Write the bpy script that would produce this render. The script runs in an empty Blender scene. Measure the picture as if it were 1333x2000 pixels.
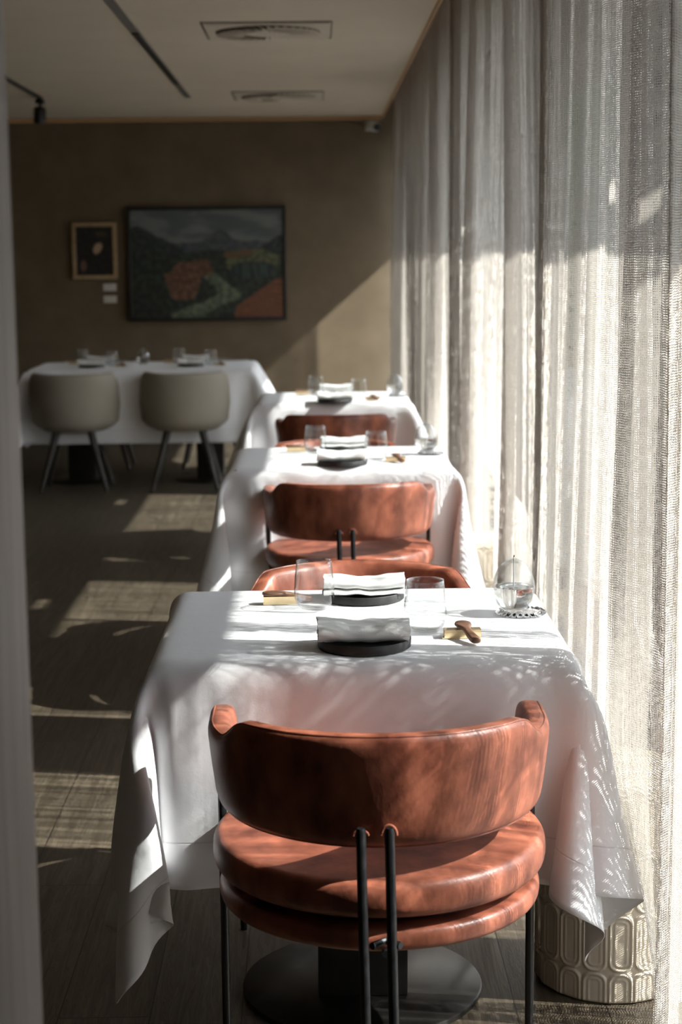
import bpy, bmesh, math, random
import numpy as np
from mathutils import Vector, Matrix, noise as mnoise
PI = math.pi
sc = bpy.context.scene
COL = sc.collection

# ------------------------------------------------------------------ camera, world, sun, exposure
CAM_H = 1.46
cd = bpy.data.cameras.new('camera'); cam = bpy.data.objects.new('camera', cd); COL.objects.link(cam)
p_, y_, r_ = math.radians(8.7), math.radians(0.8), math.radians(0.6)
fwd = Vector((math.sin(y_)*math.cos(p_), math.cos(y_)*math.cos(p_), -math.sin(p_)))
rt = Vector((math.cos(y_), -math.sin(y_), 0)); up = rt.cross(fwd)
rt2 = rt*math.cos(r_) - up*math.sin(r_); up2 = up*math.cos(r_) + rt*math.sin(r_)
cam.matrix_world = Matrix(((rt2.x, up2.x, -fwd.x, 0), (rt2.y, up2.y, -fwd.y, 0), (rt2.z, up2.z, -fwd.z, CAM_H), (0, 0, 0, 1)))
cd.sensor_fit = 'VERTICAL'; cd.sensor_height = 36; cd.lens = 3300*36/2000
cd.clip_start = .05; cd.clip_end = 200
cd.dof.use_dof = True; cd.dof.focus_distance = 3.15; cd.dof.aperture_fstop = 5.4
sc.camera = cam

sc.view_settings.view_transform = 'Standard'; sc.view_settings.look = 'None'
sc.view_settings.gamma = 1; sc.view_settings.use_curve_mapping = False
sc.view_settings.exposure = 0.58
try:
    sc.cycles.use_denoising = True; sc.cycles.denoiser = 'OPENIMAGEDENOISE'
    sc.cycles.transparent_max_bounces = 24; sc.cycles.max_bounces = 10; sc.cycles.diffuse_bounces = 6
    sc.cycles.sample_clamp_indirect = 6
except Exception: pass

SUN = Vector((1, -.18, .87)).normalized()
sl = bpy.data.lights.new('sun', 'SUN'); sl.energy = 21; sl.angle = math.radians(.53); sl.color = (1, .97, .94)
so = bpy.data.objects.new('sun', sl); COL.objects.link(so); so.rotation_euler = SUN.to_track_quat('Z', 'Y').to_euler()
so.location = (6, 2, 7)

w = bpy.data.worlds.new('world'); sc.world = w; w.use_nodes = True
nt = w.node_tree; bg = nt.nodes['Background']
tc = nt.nodes.new('ShaderNodeTexCoord'); sx = nt.nodes.new('ShaderNodeSeparateXYZ'); cr = nt.nodes.new('ShaderNodeValToRGB')
nt.links.new(tc.outputs['Generated'], sx.inputs[0]); nt.links.new(sx.outputs['Z'], cr.inputs[0])
mp = nt.nodes.new('ShaderNodeMapRange'); mp.inputs[1].default_value = -.3; mp.inputs[2].default_value = 1
nt.links.new(sx.outputs['Z'], mp.inputs[0]); nt.links.new(mp.outputs[0], cr.inputs[0])
e = cr.color_ramp.elements
e[0].position = .2; e[0].color = (.03, .034, .028, 1); e[1].position = 1; e[1].color = (.55, .72, 1, 1)
a_ = cr.color_ramp.elements.new(.30); a_.color = (.035, .045, .032, 1)
a_ = cr.color_ramp.elements.new(.36); a_.color = (.90, .93, 1, 1)
nt.links.new(cr.outputs[0], bg.inputs[0]); bg.inputs[1].default_value = 7.6

# ------------------------------------------------------------------ materials
def mat(name):
    m = bpy.data.materials.new(name); m.use_nodes = True
    return m, m.node_tree, m.node_tree.nodes['Principled BSDF']
def N(nt, t, **kw):
    n = nt.nodes.new(t)
    for k, v in kw.items():
        if isinstance(k, str) and hasattr(n, k): setattr(n, k, v)
    return n
def math_(nt, op, a, b=None, c=None, clamp=False):
    n = nt.nodes.new('ShaderNodeMath'); n.operation = op; n.use_clamp = clamp
    for i, v in enumerate((a, b, c)):
        if v is None: continue
        if isinstance(v, (int, float)): n.inputs[i].default_value = v
        else: nt.links.new(v, n.inputs[i])
    return n.outputs[0]
def ramp(nt, src, stops):
    r = nt.nodes.new('ShaderNodeValToRGB'); el = r.color_ramp.elements
    el[0].position, el[0].color = stops[0][0], (*stops[0][1], 1)
    el[1].position, el[1].color = stops[-1][0], (*stops[-1][1], 1)
    for p, c in stops[1:-1]:
        q = el.new(p); q.color = (*c, 1)
    nt.links.new(src, r.inputs[0]); return r.outputs[0]
def noisy(name, c0, c1, scale=20, rough=.6, bump=.1, metallic=0, stretch=(1, 1, 1), detail=4, spec=.5, dist=.002, bscale=None):
    m, nt, b = mat(name)
    t = N(nt, 'ShaderNodeTexCoord'); mpn = N(nt, 'ShaderNodeMapping'); mpn.inputs['Scale'].default_value = stretch
    nt.links.new(t.outputs['Object'], mpn.inputs[0])
    n = N(nt, 'ShaderNodeTexNoise'); n.inputs['Scale'].default_value = scale; n.inputs['Detail'].default_value = detail
    nt.links.new(mpn.outputs[0], n.inputs['Vector'])
    nt.links.new(ramp(nt, n.outputs['Fac'], [(.3, c0), (.7, c1)]), b.inputs['Base Color'])
    b.inputs['Roughness'].default_value = rough; b.inputs['Metallic'].default_value = metallic
    b.inputs['Specular IOR Level'].default_value = spec
    if bump:
        n2 = n
        if bscale:
            n2 = N(nt, 'ShaderNodeTexNoise'); n2.inputs['Scale'].default_value = bscale; n2.inputs['Detail'].default_value = 5
            nt.links.new(mpn.outputs[0], n2.inputs['Vector'])
        bp = N(nt, 'ShaderNodeBump'); bp.inputs['Strength'].default_value = bump; bp.inputs['Distance'].default_value = dist
        nt.links.new(n2.outputs['Fac'], bp.inputs['Height']); nt.links.new(bp.outputs[0], b.inputs['Normal'])
    return m

M = {}
M['leather'] = noisy('cognac_leather', (.14, .038, .021), (.47, .155, .09), 16, .4, .35, stretch=(1, 1, .6), bscale=90, dist=.0015)
M['stitch'] = noisy('leather_seam', (.08, .02, .012), (.14, .04, .02), 60, .5, .1)
M['black_metal'] = noisy('black_powder_metal', (.006, .006, .007), (.012, .012, .013), 60, .38, .05)
M['bronze_metal'] = noisy('dark_bronze_disc', (.018, .016, .015), (.035, .031, .028), 14, .3, .03, metallic=.6)
M['column'] = noisy('bronze_column', (.012, .011, .010), (.03, .026, .022), 14, .5, .03, metallic=.2)
M['taupe'] = noisy('taupe_fabric', (.30, .265, .215), (.36, .32, .26), 300, .85, .3, bscale=500, dist=.001)
M['dark_wood'] = noisy('dark_stained_wood', (.02, .016, .013), (.05, .04, .033), 12, .5, .1, stretch=(6, 6, 1))
M['ceramic'] = noisy('glazed_ceramic', (.50, .43, .34), (.56, .49, .39), 6, .16, 0, spec=.6)
M['plate'] = noisy('matt_black_stoneware', (.018, .018, .018), (.03, .03, .03), 80, .55, .1)
M['walnut'] = noisy('walnut_wood', (.10, .045, .025), (.30, .16, .10), 40, .45, .15, stretch=(1, .15, 1), detail=8)
M['gold'] = noisy('brushed_gold', (.80, .62, .36), (.88, .70, .44), 200, .25, .05, metallic=1, stretch=(.05, 1, 1))
M['white_wick'] = noisy('white_wick', (.8, .8, .78), (.9, .9, .88), 100, .7, 0)
M['wall'] = noisy('brown_wall_textile', (.135, .102, .067), (.17, .129, .086), 5, .9, .3, bscale=400, dist=.001, spec=.2)
M['ceil'] = noisy('ceiling_plaster', (.60, .525, .43), (.64, .56, .455), 3, .85, 0, spec=.2)
M['ceil_trim'] = noisy('vent_paint', (.54, .47, .385), (.57, .50, .41), 5, .7, 0)
M['gap_shade'] = noisy('recess_shade', (.01, .009, .008), (.015, .013, .012), 9, .9, 0)  # near-black colour standing in for shade in the vent groove and slots
M['frame_black'] = noisy('black_picture_frame', (.008, .007, .006), (.014, .012, .01), 20, .4, 0)
M['frame_gold'] = noisy('pale_gold_frame', (.30, .2, .1), (.42, .29, .16), 30, .5, .1)
M['card'] = noisy('cream_card', (.6, .56, .5), (.68, .63, .56), 20, .8, 0)
M['track'] = noisy('grey_track_metal', (.22, .21, .2), (.3, .29, .27), 20, .4, 0, metallic=.5)
M['cam_white'] = noisy('white_plastic', (.6, .6, .58), (.68, .68, .66), 20, .4, 0)
M['stone'] = noisy('terrace_stone', (.022, .021, .019), (.032, .03, .027), 4, .8, .1)
M['render_wall'] = noisy('facade_render', (.45, .42, .38), (.5, .47, .42), 4, .85, .1)

# pale grained wood of the near post
M['pale_wood'] = noisy('grey_washed_wood', (.26, .225, .20), (.40, .35, .31), 22, .6, .15, stretch=(2.4, 2.4, .12), detail=6)

def thin_glass(name, tint=(1, 1, 1), ior=1.45, boost=1.0):
    m = bpy.data.materials.new(name); m.use_nodes = True; nt = m.node_tree
    for n in list(nt.nodes): nt.nodes.remove(n)
    o = N(nt, 'ShaderNodeOutputMaterial'); t = N(nt, 'ShaderNodeBsdfTransparent'); g = N(nt, 'ShaderNodeBsdfGlossy')
    g.inputs['Roughness'].default_value = 0.02; t.inputs[0].default_value = (*tint, 1)
    f = N(nt, 'ShaderNodeLayerWeight'); f.inputs[0].default_value = .5; mx = N(nt, 'ShaderNodeMixShader')
    nt.links.new(math_(nt, 'ADD', .045*boost, math_(nt, 'MULTIPLY', math_(nt, 'POWER', f.outputs['Facing'], 3.2), .85*boost), clamp=True), mx.inputs[0])
    nt.links.new(t.outputs[0], mx.inputs[1]); nt.links.new(g.outputs[0], mx.inputs[2]); nt.links.new(mx.outputs[0], o.inputs[0])
    return m
M['glass'] = thin_glass('clear_glass', (.965, .97, .97), 1.5)
M['pane'] = thin_glass('window_glass', (.94, .96, .95), 1.3)
m, nt, b = mat('lamp_liquid'); b.inputs['Base Color'].default_value = (1, 1, 1, 1); b.inputs['Roughness'].default_value = 0
b.inputs['Transmission Weight'].default_value = 1; b.inputs['IOR'].default_value = 1.4; M['liquid'] = m
m, nt, b = mat('crystal_glass'); b.inputs['Base Color'].default_value = (1, 1, 1, 1); b.inputs['Roughness'].default_value = .02
b.inputs['Transmission Weight'].default_value = 1; b.inputs['IOR'].default_value = 1.5; M['crystal'] = m

# warm LED strip
m, nt, b = mat('warm_led'); b.inputs['Base Color'].default_value = (.2, .13, .07, 1)
b.inputs['Emission Color'].default_value = (1, .5, .18, 1); b.inputs['Emission Strength'].default_value = .03; M['led'] = m

# white table linen with a fine weave and a stitched hem line (UV in metres, size stored in the material)
def linen(name, w_, h_, base=(.86, .86, .875), hem=.085):
    m, nt, b = mat(name)
    uv = N(nt, 'ShaderNodeUVMap'); s = N(nt, 'ShaderNodeSeparateXYZ'); nt.links.new(uv.outputs[0], s.inputs[0])
    ex = math_(nt, 'MINIMUM', s.outputs[0], math_(nt, 'SUBTRACT', w_, s.outputs[0]))
    ey = math_(nt, 'MINIMUM', s.outputs[1], math_(nt, 'SUBTRACT', h_, s.outputs[1]))
    ed = math_(nt, 'MINIMUM', ex, ey)
    ln = math_(nt, 'SUBTRACT', 1, math_(nt, 'MULTIPLY', math_(nt, 'ABSOLUTE', math_(nt, 'SUBTRACT', ed, hem)), 500), clamp=True)
    colr = N(nt, 'ShaderNodeMixRGB'); colr.inputs[1].default_value = (*base, 1); colr.inputs[2].default_value = (*[c*.72 for c in base], 1)
    nt.links.new(math_(nt, 'MULTIPLY', ln, .7), colr.inputs[0]); nt.links.new(colr.outputs[0], b.inputs['Base Color'])
    b.inputs['Roughness'].default_value = .75; b.inputs['Specular IOR Level'].default_value = .25
    b.inputs['Sheen Weight'].default_value = .15
    n = N(nt, 'ShaderNodeTexNoise'); n.inputs['Scale'].default_value = 14; n.inputs['Detail'].default_value = 6
    nt.links.new(uv.outputs[0], n.inputs['Vector'])
    n2 = N(nt, 'ShaderNodeTexNoise'); n2.inputs['Scale'].default_value = 500; nt.links.new(uv.outputs[0], n2.inputs['Vector'])
    hgt = math_(nt, 'ADD', math_(nt, 'MULTIPLY', n.outputs[0], 1.2), math_(nt, 'MULTIPLY', n2.outputs[0], .06))
    hgt = math_(nt, 'SUBTRACT', hgt, math_(nt, 'MULTIPLY', ln, .35))
    bp = N(nt, 'ShaderNodeBump'); bp.inputs['Strength'].default_value = .5; bp.inputs['Distance'].default_value = .003
    nt.links.new(hgt, bp.inputs['Height']); nt.links.new(bp.outputs[0], b.inputs['Normal'])
    return m
M['napkin'] = noisy('white_napkin_cotton', (.76, .76, .745), (.82, .82, .80), 30, .8, .4, bscale=260, dist=.001)

# oak floor in long planks
def floor_mat():
    m, nt, b = mat('smoked_oak_planks')
    t = N(nt, 'ShaderNodeTexCoord'); s = N(nt, 'ShaderNodeSeparateXYZ'); nt.links.new(t.outputs['Object'], s.inputs[0])
    c = N(nt, 'ShaderNodeCombineXYZ'); nt.links.new(s.outputs[1], c.inputs[0])
    nt.links.new(math_(nt, 'ADD', s.outputs[0], .516+.178*30), c.inputs[1])
    br = N(nt, 'ShaderNodeTexBrick'); nt.links.new(c.outputs[0], br.inputs['Vector'])
    br.inputs['Scale'].default_value = 1; br.inputs['Brick Width'].default_value = 1.9; br.inputs['Row Height'].default_value = .178
    br.inputs['Mortar Size'].default_value = .0016; br.inputs['Mortar Smooth'].default_value = .2
    br.inputs['Color1'].default_value = (.25, .25, .25, 1); br.inputs['Color2'].default_value = (.8, .8, .8, 1); br.offset = .37
    gm = N(nt, 'ShaderNodeMapping'); gm.inputs['Scale'].default_value = (.9, 14, 1); nt.links.new(c.outputs[0], gm.inputs[0])
    ad = N(nt, 'ShaderNodeVectorMath'); ad.operation = 'ADD'; nt.links.new(gm.outputs[0], ad.inputs[0])
    cm = N(nt, 'ShaderNodeVectorMath'); cm.operation = 'SCALE'; cm.inputs['Scale'].default_value = 9
    nt.links.new(br.outputs['Color'], cm.inputs[0]); nt.links.new(cm.outputs[0], ad.inputs[1])
    n = N(nt, 'ShaderNodeTexNoise'); n.inputs['Scale'].default_value = 3.2; n.inputs['Detail'].default_value = 8; n.inputs['Distortion'].default_value = 1.6
    nt.links.new(ad.outputs[0], n.inputs['Vector'])
    wv = math_(nt, 'SINE', math_(nt, 'MULTIPLY', n.outputs[0], 60))
    g = math_(nt, 'ADD', math_(nt, 'MULTIPLY', wv, .1), n.outputs[0])
    g2 = math_(nt, 'ADD', math_(nt, 'MULTIPLY', g, .8), math_(nt, 'MULTIPLY', br.outputs['Color'], .2))
    col = ramp(nt, g2, [(.25, (.045, .034, .023)), (.5, (.085, .067, .046)), (.78, (.15, .122, .088))])
    mx = N(nt, 'ShaderNodeMixRGB'); nt.links.new(br.outputs['Fac'], mx.inputs[0]); nt.links.new(col, mx.inputs[1]); mx.inputs[2].default_value = (.02, .016, .012, 1)
    nt.links.new(mx.outputs[0], b.inputs['Base Color']); b.inputs['Roughness'].default_value = .42
    b.inputs['Specular IOR Level'].default_value = .4
    bp = N(nt, 'ShaderNodeBump'); bp.inputs['Strength'].default_value = .25; bp.inputs['Distance'].default_value = .002
    nt.links.new(math_(nt, 'SUBTRACT', g, math_(nt, 'MULTIPLY', br.outputs['Fac'], 2)), bp.inputs['Height']); nt.links.new(bp.outputs[0], b.inputs['Normal'])
    return m
M['floor'] = floor_mat()

# openwork curtain weave: UV in metres
def curtain_mat(name, open_=0.0, tint=(.51, .465, .415)):
    m = bpy.data.materials.new(name); m.use_nodes = True; nt = m.node_tree
    for n in list(nt.nodes): nt.nodes.remove(n)
    o = N(nt, 'ShaderNodeOutputMaterial')
    uv = N(nt, 'ShaderNodeUVMap'); s = N(nt, 'ShaderNodeSeparateXYZ'); nt.links.new(uv.outputs[0], s.inputs[0])
    def noise(scx, scy, scale, det=2):
        mp = N(nt, 'ShaderNodeMapping'); mp.inputs['Scale'].default_value = (scx, scy, 1); nt.links.new(uv.outputs[0], mp.inputs[0])
        n = N(nt, 'ShaderNodeTexNoise'); n.inputs['Scale'].default_value = scale; n.inputs['Detail'].default_value = det
        nt.links.new(mp.outputs[0], n.inputs['Vector']); return n.outputs[0]
    wob = noise(1, 1, 35)                       # threads wander
    stripe = noise(1, .015, 38, 3)              # denser and looser warp bands
    band = noise(.06, 1, 45, 2)                 # slubs across
    fine = noise(1, 1, 160, 2)
    su = math_(nt, 'SINE', math_(nt, 'ADD', math_(nt, 'MULTIPLY', s.outputs[0], 2*PI/.0050), math_(nt, 'MULTIPLY', wob, 7)))
    sv = math_(nt, 'SINE', math_(nt, 'ADD', math_(nt, 'MULTIPLY', s.outputs[1], 2*PI/.0044), math_(nt, 'MULTIPLY', wob, 9)))
    h = math_(nt, 'MULTIPLY', math_(nt, 'ADD', su, 1), math_(nt, 'ADD', sv, 1))      # 0..4
    thr = math_(nt, 'ADD', math_(nt, 'MULTIPLY', stripe, -6.0), 4.15-open_)
    thr = math_(nt, 'ADD', thr, math_(nt, 'MULTIPLY', math_(nt, 'SUBTRACT', band, .5), 2.2))
    thr = math_(nt, 'ADD', thr, math_(nt, 'MULTIPLY', math_(nt, 'SUBTRACT', fine, .5), 2.0))
    hole = math_(nt, 'MULTIPLY', math_(nt, 'SUBTRACT', h, thr), 1.6, clamp=True)
    cov = math_(nt, 'SUBTRACT', 1, math_(nt, 'MULTIPLY', hole, .95))
    # colour of yarn: warp brown-grey threads against light weft
    yc = math_(nt, 'ADD', math_(nt, 'MULTIPLY', fine, .45), math_(nt, 'MULTIPLY', math_(nt, 'SUBTRACT', 3.2, h), .17))
    lo = tuple(c*.42 for c in tint); hi = tuple(min(.86, c*1.25) for c in tint)
    col = ramp(nt, yc, [(.2, lo), (.75, hi)])
    d = N(nt, 'ShaderNodeBsdfDiffuse'); t = N(nt, 'ShaderNodeBsdfTranslucent'); nt.links.new(col, d.inputs[0]); nt.links.new(col, t.inputs[0])
    bp = N(nt, 'ShaderNodeBump'); bp.inputs['Strength'].default_value = .6; bp.inputs['Distance'].default_value = .002
    nt.links.new(math_(nt, 'ADD', su, sv), bp.inputs['Height']); nt.links.new(bp.outputs[0], d.inputs['Normal'])
    mx = N(nt, 'ShaderNodeMixShader'); mx.inputs[0].default_value = .135; nt.links.new(d.outputs[0], mx.inputs[1]); nt.links.new(t.outputs[0], mx.inputs[2])
    tr = N(nt, 'ShaderNodeBsdfTransparent'); mf = N(nt, 'ShaderNodeMixShader')
    nt.links.new(cov, mf.inputs[0]); nt.links.new(tr.outputs[0], mf.inputs[1]); nt.links.new(mx.outputs[0], mf.inputs[2])
    nt.links.new(mf.outputs[0], o.inputs[0]); return m
M['curtain'] = curtain_mat('openwork_curtain')

def vcol_mat(name):
    m, nt, b = mat(name)
    a = N(nt, 'ShaderNodeAttribute'); a.attribute_name = 'paint'; nt.links.new(a.outputs['Color'], b.inputs['Base Color'])
    n = N(nt, 'ShaderNodeTexNoise'); n.inputs['Scale'].default_value = 60; bp = N(nt, 'ShaderNodeBump'); bp.inputs['Strength'].default_value = .3; bp.inputs['Distance'].default_value = .002
    nt.links.new(n.outputs[0], bp.inputs['Height']); nt.links.new(bp.outputs[0], b.inputs['Normal'])
    b.inputs['Roughness'].default_value = .5; return m
M['paint'] = vcol_mat('oil_paint')

# ------------------------------------------------------------------ helpers
def tag(o, label=None, cat=None, group=None, kind=None):
    if label: o['label'] = label
    if cat: o['category'] = cat
    if group: o['group'] = group
    if kind: o['kind'] = kind
    return o
def mesh_obj(name, verts, faces, m, parent=None, smooth=True, angle=40, uvs=None, loc=(0, 0, 0)):
    me = bpy.data.meshes.new(name); me.from_pydata([tuple(map(float, v)) for v in verts], [], faces)
    me.validate(); me.update()
    if uvs is not None:
        l = me.uv_layers.new(name='UVMap')
        for lp in me.loops: l.data[lp.index].uv = uvs[lp.vertex_index]
    if smooth:
        me.polygons.foreach_set('use_smooth', [True]*len(me.polygons)); me.set_sharp_from_angle(angle=math.radians(angle))
    me.materials.append(M[m] if isinstance(m, str) else m)
    o = bpy.data.objects.new(name, me); COL.objects.link(o); o.location = loc
    if parent: o.parent = parent
    return o
def bm_obj(name, bm, m, parent=None, smooth=True, angle=40, loc=(0, 0, 0)):
    me = bpy.data.meshes.new(name); bmesh.ops.recalc_face_normals(bm, faces=bm.faces); bm.to_mesh(me); bm.free()
    if smooth:
        me.polygons.foreach_set('use_smooth', [True]*len(me.polygons)); me.set_sharp_from_angle(angle=math.radians(angle))
    me.materials.append(M[m] if isinstance(m, str) else m)
    o = bpy.data.objects.new(name, me); COL.objects.link(o); o.location = loc
    if parent: o.parent = parent
    return o
def add_box(bm, x0, x1, y0, y1, z0, z1, bev=0, seg=2):
    r = bmesh.ops.create_cube(bm, size=1)
    for v in r['verts']:
        v.co = Vector(((x0+x1)/2+v.co.x*(x1-x0), (y0+y1)/2+v.co.y*(y1-y0), (z0+z1)/2+v.co.z*(z1-z0)))
    if bev:
        ed = {e for v in r['verts'] for e in v.link_edges}
        bmesh.ops.bevel(bm, geom=list(ed), offset=bev, segments=seg, affect='EDGES', profile=.5)
def box(name, x0, x1, y0, y1, z0, z1, m, parent=None, bev=0):
    bm = bmesh.new(); add_box(bm, x0, x1, y0, y1, z0, z1, bev); return bm_obj(name, bm, m, parent)
def lathe_data(profile, n=48, closed=False):
    vs, fs = [], []
    for r, z in profile:
        for k in range(n):
            a = 2*PI*k/n; vs.append((r*math.cos(a), r*math.sin(a), z))
    m_ = len(profile)
    for i in range(m_-1 if not closed else m_):
        j = (i+1) % m_
        for k in range(n):
            k2 = (k+1) % n; fs.append((i*n+k, i*n+k2, j*n+k2, j*n+k))
    return vs, fs
def lathe(name, profile, m, parent=None, n=48, closed=False, angle=40, loc=(0, 0, 0), cap=True):
    vs, fs = lathe_data(profile, n, closed)
    if cap and not closed:
        if profile[0][0] > 1e-5: fs.append(tuple(range(n))[::-1])
        if profile[-1][0] > 1e-5: b0 = (len(profile)-1)*n; fs.append(tuple(b0+k for k in range(n)))
    o = mesh_obj(name, vs, fs, m, parent, angle=angle, loc=loc)
    bm = bmesh.new(); bm.from_mesh(o.data); bmesh.ops.remove_doubles(bm, verts=bm.verts, dist=1e-6); bmesh.ops.recalc_face_normals(bm, faces=bm.faces)
    bm.to_mesh(o.data); bm.free(); o.data.polygons.foreach_set('use_smooth', [True]*len(o.data.polygons)); o.data.set_sharp_from_angle(angle=math.radians(angle))
    return o
def tube(name, pts, r, m, parent=None, n=12, taper=None):
    pts = [Vector(p) for p in pts]; vs, fs = [], []
    for i, p in enumerate(pts):
        t = (pts[min(i+1, len(pts)-1)]-pts[max(i-1, 0)]).normalized()
        a = t.cross(Vector((0, 0, 1)));  a = t.cross(Vector((1, 0, 0))) if a.length < .1 else a
        a.normalize(); b = t.cross(a); rr = r if taper is None else taper[i]
        for k in range(n):
            an = 2*PI*k/n; vs.append(p+a*math.cos(an)*rr+b*math.sin(an)*rr)
    for i in range(len(pts)-1):
        for k in range(n): fs.append((i*n+k, i*n+(k+1) % n, (i+1)*n+(k+1) % n, (i+1)*n+k))
    fs.append(tuple(range(n))[::-1]); fs.append(tuple((len(pts)-1)*n+k for k in range(n)))
    o = mesh_obj(name, vs, fs, m, parent)
    return o
def loop_tube(name, pts, r, m, parent=None, n=8):
    pts = [Vector(p) for p in pts]; L = len(pts); vs, fs = [], []
    for i, p in enumerate(pts):
        t = (pts[(i+1) % L]-pts[i-1]).normalized(); a = t.cross(Vector((0, 0, 1)))
        a = a.normalized() if a.length > .05 else Vector((1, 0, 0)); b = t.cross(a)
        for k in range(n):
            an = 2*PI*k/n; vs.append(p+a*math.cos(an)*r+b*math.sin(an)*r)
    for i in range(L):
        for k in range(n): fs.append((i*n+k, i*n+(k+1) % n, ((i+1) % L)*n+(k+1) % n, ((i+1) % L)*n+k))
    return mesh_obj(name, vs, fs, m, parent)
def empty(name, loc=(0, 0, 0), rz=0):
    o = bpy.data.objects.new(name, None); COL.objects.link(o); o.location = loc; o.rotation_euler = (0, 0, rz); o.empty_display_size = .1
    return o
KIDS = {}
def copy_tree(o, parent=None):
    c = o.copy(); COL.objects.link(c)
    if parent is not None: c.parent = parent
    for ch in [x for x in o.children]: copy_tree(ch, c)
    return c
PROTO = {}
def place(kind, builder, loc, rz, label, cat, group=None):
    """first one is the prototype itself, later ones are copies of it and its parts"""
    if kind not in PROTO: PROTO[kind] = builder(); o = PROTO[kind]
    else: o = copy_tree(PROTO[kind])
    o.location = loc; o.rotation_euler = (0, 0, rz)
    for k in ('label', 'category', 'group'):
        if k in o: del o[k]
    return tag(o, label, cat, group)
def struct(o): o['kind'] = 'structure'; return o
def sm(a, b, x):
    t = min(1, max(0, (x-a)/(b-a))); return t*t*(3-2*t)

# ------------------------------------------------------------------ the room
XR, XL, YB, YF, ZC = .53, -4.3, 13.3, -1.6, 2.5
struct(box('floor', XL-.1, 1.0, YF-.1, YB+.1, -.05, 0, 'floor'))
struct(box('ceiling', XL, XR, YF, YB-.07, ZC, ZC+.06, 'ceil'))
struct(box('trim_1', XL-.1, 1.0, YF-.1, YB+.12, 2.74, 2.8, 'ceil'))         # slab above the curtain pocket
struct(box('wall_back', XL-.1, 1.0, YB, YB+.12, 0, 2.74, 'wall'))
struct(box('wall_left', XL-.12, XL, YF, YB, 0, 2.74, 'wall'))
struct(box('wall_front', XL, 1.0, YF-.12, YF, 0, 2.74, 'dark_wood'))
struct(box('trim_2', XR, XR+.012, YF, YB-.07, 2.485, 2.62, 'led'))     # edge of the curtain pocket
struct(box('trim_3', XL, XR, YB-.012, YB-.001, 2.475, 2.5, 'led'))             # light strip in the gap above the back wall
struct(box('trim_4', .86, .96, YF, YB+.1, 2.45, 2.8, 'render_wall'))        # window head
struct(box('baseboard_back', XL, .8, YB-.012, YB, 0, .08, 'wall'))
struct(box('wall_right', .86, .98, YF, 2.1, 0, 2.45, 'wall'))  # carried over the unseen near window bay to darken the chair backs
struct(box('wall_light_block', XL, -.55, 1.36, 1.54, 0, ZC, 'dark_wood'))  # unseen wall added to block light and keep the chair backs dark
struct(box('terrace', .96, 12, -8, 22, -.12, -.04, 'stone'))
# overhang outside; short openings added to cast sun spots on the curtain
bm = bmesh.new()
add_box(bm, .96, 1.785, -3, 16, 2.6, 2.62); add_box(bm, 1.85, 1.956, -3, 16, 2.6, 2.62)
slots = [(.6, .75), (2.72, 2.82), (3.36, 3.56), (6.42, 6.62), (9.4, 9.62)]
y0 = -3
for a, b_ in slots: add_box(bm, 1.785, 1.85, y0, a, 2.6, 2.62); y0 = b_
add_box(bm, 1.785, 1.85, y0, 16, 2.6, 2.62)
struct(bm_obj('trim_5', bm, 'render_wall', smooth=False))
# window piers and panes
piers = [(4.43, 4.93), (7.25, 7.70), (10.05, 10.5)]
for i, (a, b_) in enumerate(piers): struct(box('wall_pier_%d' % (i+1), .86, 1.05, a, b_, 0, 2.45, 'render_wall'))
edges = [2.1, 4.43, 4.93, 7.25, 7.7, 10.05, 10.5, 13.3]
for i in range(0, 8, 2):
    a, b_ = edges[i], edges[i+1]
    bm = bmesh.new()
    for q in ((a, a+.03, .02, 2.44), (b_-.03, b_, .02, 2.44)): add_box(bm, .88, .94, q[0], q[1], q[2], q[3])
    add_box(bm, .88, .94, a+.03, b_-.03, 0, .05); add_box(bm, .88, .94, a+.03, b_-.03, 2.4, 2.45)
    f = struct(bm_obj('window_%d' % (i//2+1), bm, 'frame_black', smooth=False))
    box('pane', .905, .911, a+.03, b_-.03, .05, 2.4, 'pane', f)

# near post at the left edge of the view
o = box('wooden_post', -.55, -.281, 1.3, 1.6, 0, 2.5, 'pale_wood', bev=.004)
tag(o, 'grey washed wooden post with vertical grain at left edge', 'post', kind='structure'); o.name = 'trim_6'

# ------------------------------------------------------------------ curtains
def curtain(name, y0, y1, xf, label, nz=46, step=.011, z0=.008, z1=2.72, group=None):
    ny = int((y1-y0)/step); ys = np.linspace(y0, y1, ny+1); zs = [z0+(z1-z0)*(k/nz) for k in range(nz+1)]
    vs, uv, fs = [], [], []
    mid = [xf(y, 1.2) for y in ys]; u = [0]
    for i in range(ny): u.append(u[-1]+math.hypot(mid[i+1][1]-mid[i][1], mid[i+1][0]-mid[i][0]))
    for k, z in enumerate(zs):
        for i, y in enumerate(ys):
            x, yy = xf(y, z); zz = z + (.012*mnoise.noise((y*4, 3, 1)) if k == 0 else 0)
            vs.append((x, yy, max(zz, .004))); uv.append((u[i], z))
    n1 = ny+1
    for k in range(nz):
        for i in range(ny): fs.append((k*n1+i, k*n1+i+1, (k+1)*n1+i+1, (k+1)*n1+i))
    o = mesh_obj(name, vs, fs, 'curtain', None, angle=180, uvs=uv)
    return tag(o, label, 'curtain', group)
BUMPS = [(3.58, .03, .06), (4.28, .060, .24), (4.44, .055, .06), (5.42, .055, .08), (5.74, .03, .05), (6.45, .075, .08), (6.85, .045, .07), (7.15, .04, .06),
         (7.65, .07, .09), (8.32, .09, .08), (9.08, .05, .05), (9.45, .08, .1), (10.1, .09, .09), (10.7, .06, .08), (11.3, .09, .1), (12.05, .09, .09), (12.6, .07, .08)]
PLANTERS = [(.585, 3.27, .15, .44), (.60, 6.03, .15, .44)]
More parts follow.
